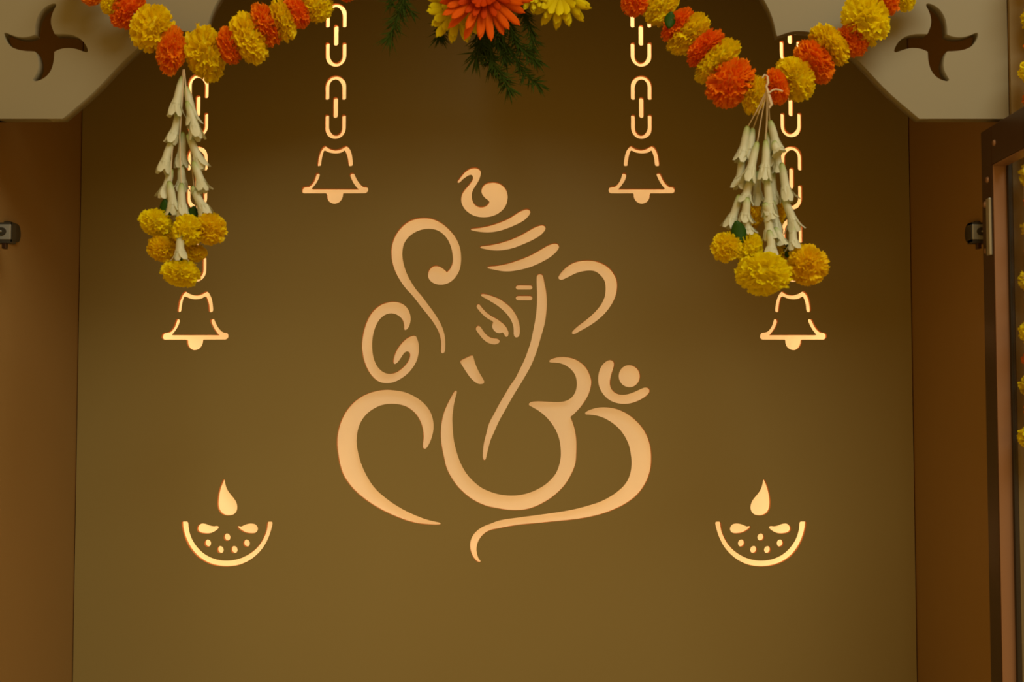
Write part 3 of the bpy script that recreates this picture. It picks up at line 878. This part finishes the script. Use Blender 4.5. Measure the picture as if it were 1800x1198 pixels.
# right tassel
o_ = P(1345, 160, YT)
t = tag(empty('tuberose_tassel', o_), 'fuller tuberose and yellow marigold tassel hanging on bare threads from the right garland', 'tassel')
for a in ((1314, 221, 1302, 282, 0), (1323, 225, 1320, 280, .006), (1331, 249, 1317, 317, -.006), (1346, 246, 1341, 314, -.006), (1348, 232, 1352, 292, .006), (1353, 211, 1364, 266, -.002), (1360, 248, 1372, 268, -.006),
          (1361, 258, 1366, 302, .002), (1374, 286, 1385, 350, -.004), (1305, 275, 1299, 330, .002), (1321, 312, 1311, 356, -.003), (1332, 300, 1335, 358, .006), (1358, 300, 1362, 356, .006), (1347, 308, 1350, 376, -.006),
          (1377, 346, 1397, 404, -.004), (1300, 342, 1280, 398, 0), (1313, 346, 1307, 388, -.006), (1343, 356, 1353, 384, -.010), (1309, 380, 1313, 410, -.004), (1346, 372, 1350, 420, -.008), (1358, 352, 1364, 408, .004),
          (1394, 396, 1398, 438, -.006), (1352, 404, 1352, 450, -.014), (1362, 400, 1374, 432, -.002)):
    tuberose(a[0], a[1], a[2], a[3], YT + a[4], t, o_)
knot = P(1348, 158, YT - .022)
for x, y, dy in ((1314, 224, 0), (1323, 228, .006), (1331, 252, -.006), (1345.5, 250, -.006), (1348, 236, .006), (1353, 214, -.002)):
    thread('thread', [knot, P((1348 + x) / 2 + (1 if x > 1340 else -2), (170 + y) / 2, YT - .012), P(x, y, YT + dy)], 0.00055, t, o_)
kp = [P(a, b, YT - .024) for a, b in ((1340, 137), (1344, 131), (1349, 134), (1350, 146), (1347, 152), (1350, 162), (1353, 174), (1356, 184), (1352, 190))]
thread('knot_thread', kp, [.0007, .0008, .001, .0013, .0010, .0014, .0018, .0016, .0008], t, o_)
kp = [P(a, b, YT - .026) for a, b in ((1352, 163), (1358, 158.5), (1364, 157), (1370, 158), (1376, 160.5))]
thread('knot_thread', kp, .0008, t, o_)
for c, x, y, th, lo, an, dy in (('g', 1326, 378, 46, 34, 85, .012), ('g', 1367, 376, 44, 30, 85, .014), ('y', 1277, 434, 56, 56, 80, -.004), ('y', 1316, 436, 58, 52, 85, -.002), ('y', 1343, 481, 76, 102, 85, -.018),
                                ('g', 1419, 466, 72, 76, 60, -.008), ('g', 1369, 441, 40, 44, 80, .006)):
    marigold(c, x, y, th, lo, an, YT + dy, t, o_)
leaf(1295, 388, 40, -14, YT - .012, t, o_)
leaf(1394, 424, 30, 22, YT - .004, t, o_)

# ------------------------------------------------------------------ bouquet at the top of the arch
YB = YF - 0.05
bo = P(860, -20, YB)
bq = tag(empty('flower_bouquet', bo), 'bouquet of orange gerbera, yellow daisies and fern hanging at the top centre', 'bouquet')

def petal_mesh(name, width, cup, notch, mat, seed):
    r = random.Random(seed)
    bm = bmesh.new()
    rows, cols = 8, 5
    vs = []
    for j in range(rows):
        f = (0, .15, .35, .55, .75, .88, .96, 1.0)[j]
        wj = width * (.40, .60, .82, .98, 1.0, .86, .58, .24)[j]
        line = []
        for c in range(cols):
            s = c / (cols - 1) * 2 - 1
            z = f - (notch * (abs(abs(s) - .5) * 2 - .5) if j == rows - 1 else 0) - 0.03 * s * s * f
            line.append(bm.verts.new((s * wj, cup * (s * s * wj * .9) - 0.10 * f * f + 0.012 * math.sin(s * 7), z)))
        vs.append(line)
    for j in range(rows - 1):
        for c in range(cols - 1):
            bm.faces.new((vs[j][c], vs[j][c + 1], vs[j + 1][c + 1], vs[j + 1][c]))
    rr = bmesh.ops.extrude_face_region(bm, geom=bm.faces[:])
    bmesh.ops.translate(bm, vec=(0, 0.004, 0), verts=[v for v in rr['geom'] if isinstance(v, bmesh.types.BMVert)])
    bmesh.ops.recalc_face_normals(bm, faces=bm.faces)
    me = mesh_of(bm, name, True)
    me.materials.append(mat)
    return me

def daisy(name, px, py, R, y, rings, centre_mat, tilt, seed, rc=.2):
    """rings: (count, length factor, lift angle, mesh)"""
    r = random.Random(seed)
    kk = R * K(py, y)
    root = link(name, None, bq) if False else None
    bm = bmesh.new()
    bmesh.ops.create_uvsphere(bm, u_segments=16, v_segments=10, radius=rc)
    bmesh.ops.scale(bm, vec=(1, .5, 1), verts=bm.verts)
    root = link(name, mesh_of(bm, name, True), bq, centre_mat)
    root.location = P(px, py, y) - bo
    root.scale = (kk, kk, kk)
    root.rotation_euler = tilt
    for n, lf, lift, meshes in rings:
        off = r.uniform(0, 6.28)
        for i in range(n):
            a = off + 2 * math.pi * i / n + r.uniform(-.06, .06)
            p = link('petal', meshes[i % len(meshes)], root)
            p.rotation_euler = Euler((math.radians(lift + r.uniform(-6, 6)), 0, 0))
            m = Matrix.Rotation(a, 4, 'Y') @ Matrix.Translation((0, -0.02 - lift * .001, .08)) @ Matrix.Rotation(math.radians(lift + r.uniform(-6, 6)), 4, 'X') @ Matrix.Diagonal((1, 1, lf * r.uniform(.92, 1.06) - .08, 1))
            p.matrix_local = m
    return root
thread('stem', [P(862, 0, YB + .01), P(858, -80, YB + .012), P(862, -150, YB + .028), P(862, -200, YF - .006)], .0022, bq, bo, 'leaf')
GP = [petal_mesh('gerbera_petal_%d' % s, .082, .15, .02, M['gerbera'], s) for s in range(2)]
GI = [petal_mesh('gerbera_inner_petal', .07, .2, .02, M['gerbera_in'], 3)]
CP = [petal_mesh('daisy_petal_%d' % s, .125, .3, .07, M['chrys'], 5 + s) for s in range(2)]
daisy('gerbera', 851, -14, 86, YB - .022, ((21, 1.0, 0, GP), (19, .90, 5, GP), (17, .60, 12, GI), (16, .42, 22, GI)), M['gerbera_in'], (0.12, 0, 0), 4, .24)
daisy('yellow_daisy', 806, 13, 64, YB - .002, ((15, 1.0, 0, CP), (14, .88, 8, CP), (13, .62, 18, CP)), M['chrys_c'], (0.1, 0, 0.25), 7)
daisy('yellow_daisy', 938, -16, 40, YB, ((14, 1.0, 0, CP), (13, .85, 10, CP), (12, .62, 22, CP)), M['chrys_c'], (0.25, 0, 0), 8)
daisy('yellow_daisy', 985, -10, 62, YB, ((15, 1.0, -4, CP), (14, .86, 8, CP), (13, .64, 22, CP)), M['chrys_c'], (0.35, 0, -0.2), 9)

def sprig(name, px_pts, y, seed, need=14, dens=1.0, spread=1.0):
    """fern sprig: a thin stem through pixel points with tufts of flat needles"""
    r = random.Random(seed)
    bm = bmesh.new()
    pts = [P(a, b, y + d) - bo for a, b, d in px_pts]
    tube_bm(bm, pts, [0.0011 - 0.0007 * i / (len(pts) - 1) for i in range(len(pts))], 5)
    u = K(60, y)
    def needle(p, d, L, wd):
        s = d.cross(Vector((r.uniform(-.5, .5), -1, r.uniform(-.5, .5))))
        if s.length < 1e-5:
            return
        s.normalize()
        n_ = d.cross(s).normalized() * wd * .35
        q0, q1, q2 = p, p + d * (L * .45), p + d * L
        a1, a2 = bm.verts.new(q0 - s * wd * .4), bm.verts.new(q0 + s * wd * .4)
        b1, b2, b3 = bm.verts.new(q1 - s * wd), bm.verts.new(q1 + n_), bm.verts.new(q1 + s * wd)
        e = bm.verts.new(q2)
        bm.faces.new((a1, a2, b3, b2)); bm.faces.new((a1, b2, b1))
        bm.faces.new((b1, b2, e)); bm.faces.new((b2, b3, e))
    for i in range(len(pts) - 1):
        seg = pts[i + 1] - pts[i]
        n = max(3, int(seg.length / u / 1.7 * dens))
        for j in range(n):
            f = (j + r.random()) / n
            p = pts[i] + seg * f
            base_d = seg.normalized()
            for q in range(2):
                side = Vector((r.uniform(-1, 1), r.uniform(-.6, .6), r.uniform(-1, .6)))
                d = (base_d * r.uniform(.3, 1.1) + side * spread).normalized()
                needle(p, d, need * u * r.uniform(.6, 1.45), u * r.uniform(.7, 1.6))
    for q in range(int(9 * dens)):
        d = ((pts[-1] - pts[-2]).normalized() + Vector((r.uniform(-.9, .9), r.uniform(-.4, .4), r.uniform(-.7, .3)))).normalized()
        needle(pts[-1], d, need * u * r.uniform(.8, 1.6), u * r.uniform(1.0, 1.9))
    return link(name, mesh_of(bm, name), bq, M['fern'])

sprig('fern_sprig', [(700, -60, .01), (712, -20, 0), (706, 12, 0), (697, 34, 0), (690, 52, 0), (686, 62, 0)], YB, 1, 25, 1.1)
sprig('fern_sprig', [(740, -50, .01), (690, -10, .01), (684, 6, .01), (690, 10, .0)], YB, 2, 18, .6)
sprig('fern_sprig', [(690, -20, .012), (706, 6, .01), (715, 14, .0), (722, 20, 0)], YB, 3, 16, .6)
sprig('fern_sprig', [(800, -10, .02), (785, 30, .016), (776, 52, .014), (773, 62, .012)], YB, 4, 24, 1.1)
sprig('fern_sprig', [(850, 0, .02), (846, 60, .016), (842, 85, .012), (838, 96, .012)], YB, 5, 30, 1.5)
sprig('fern_sprig', [(855, 10, .02), (858, 80, .016), (866, 110, .014), (876, 124, .014), (886, 140, .014), (893, 152, .014)], YB, 6, 22, 1.6)
sprig('fern_sprig', [(870, 30, .02), (888, 80, .02), (905, 100, .02), (915, 120, .02), (930, 138, .02), (944, 146, .02)], YB, 7, 20, 1.4)
sprig('fern_sprig', [(880, 10, .02), (905, 70, .018), (918, 86, .018), (930, 95, .018), (938, 102, .018)], YB, 8, 24, 1.5)
sprig('fern_sprig', [(890, -10, .02), (920, 20, .018), (932, 44, .018), (936, 66, .018), (934, 80, .018)], YB, 9, 22, 1.4)
sprig('fern_sprig', [(860, 40, .02), (850, 88, .02), (860, 104, .02), (862, 116, .02)], YB, 10, 22, 1.4)
sprig('fern_sprig', [(870, 60, .02), (884, 88, .02), (888, 100, .02)], YB, 12, 22, 1.4)
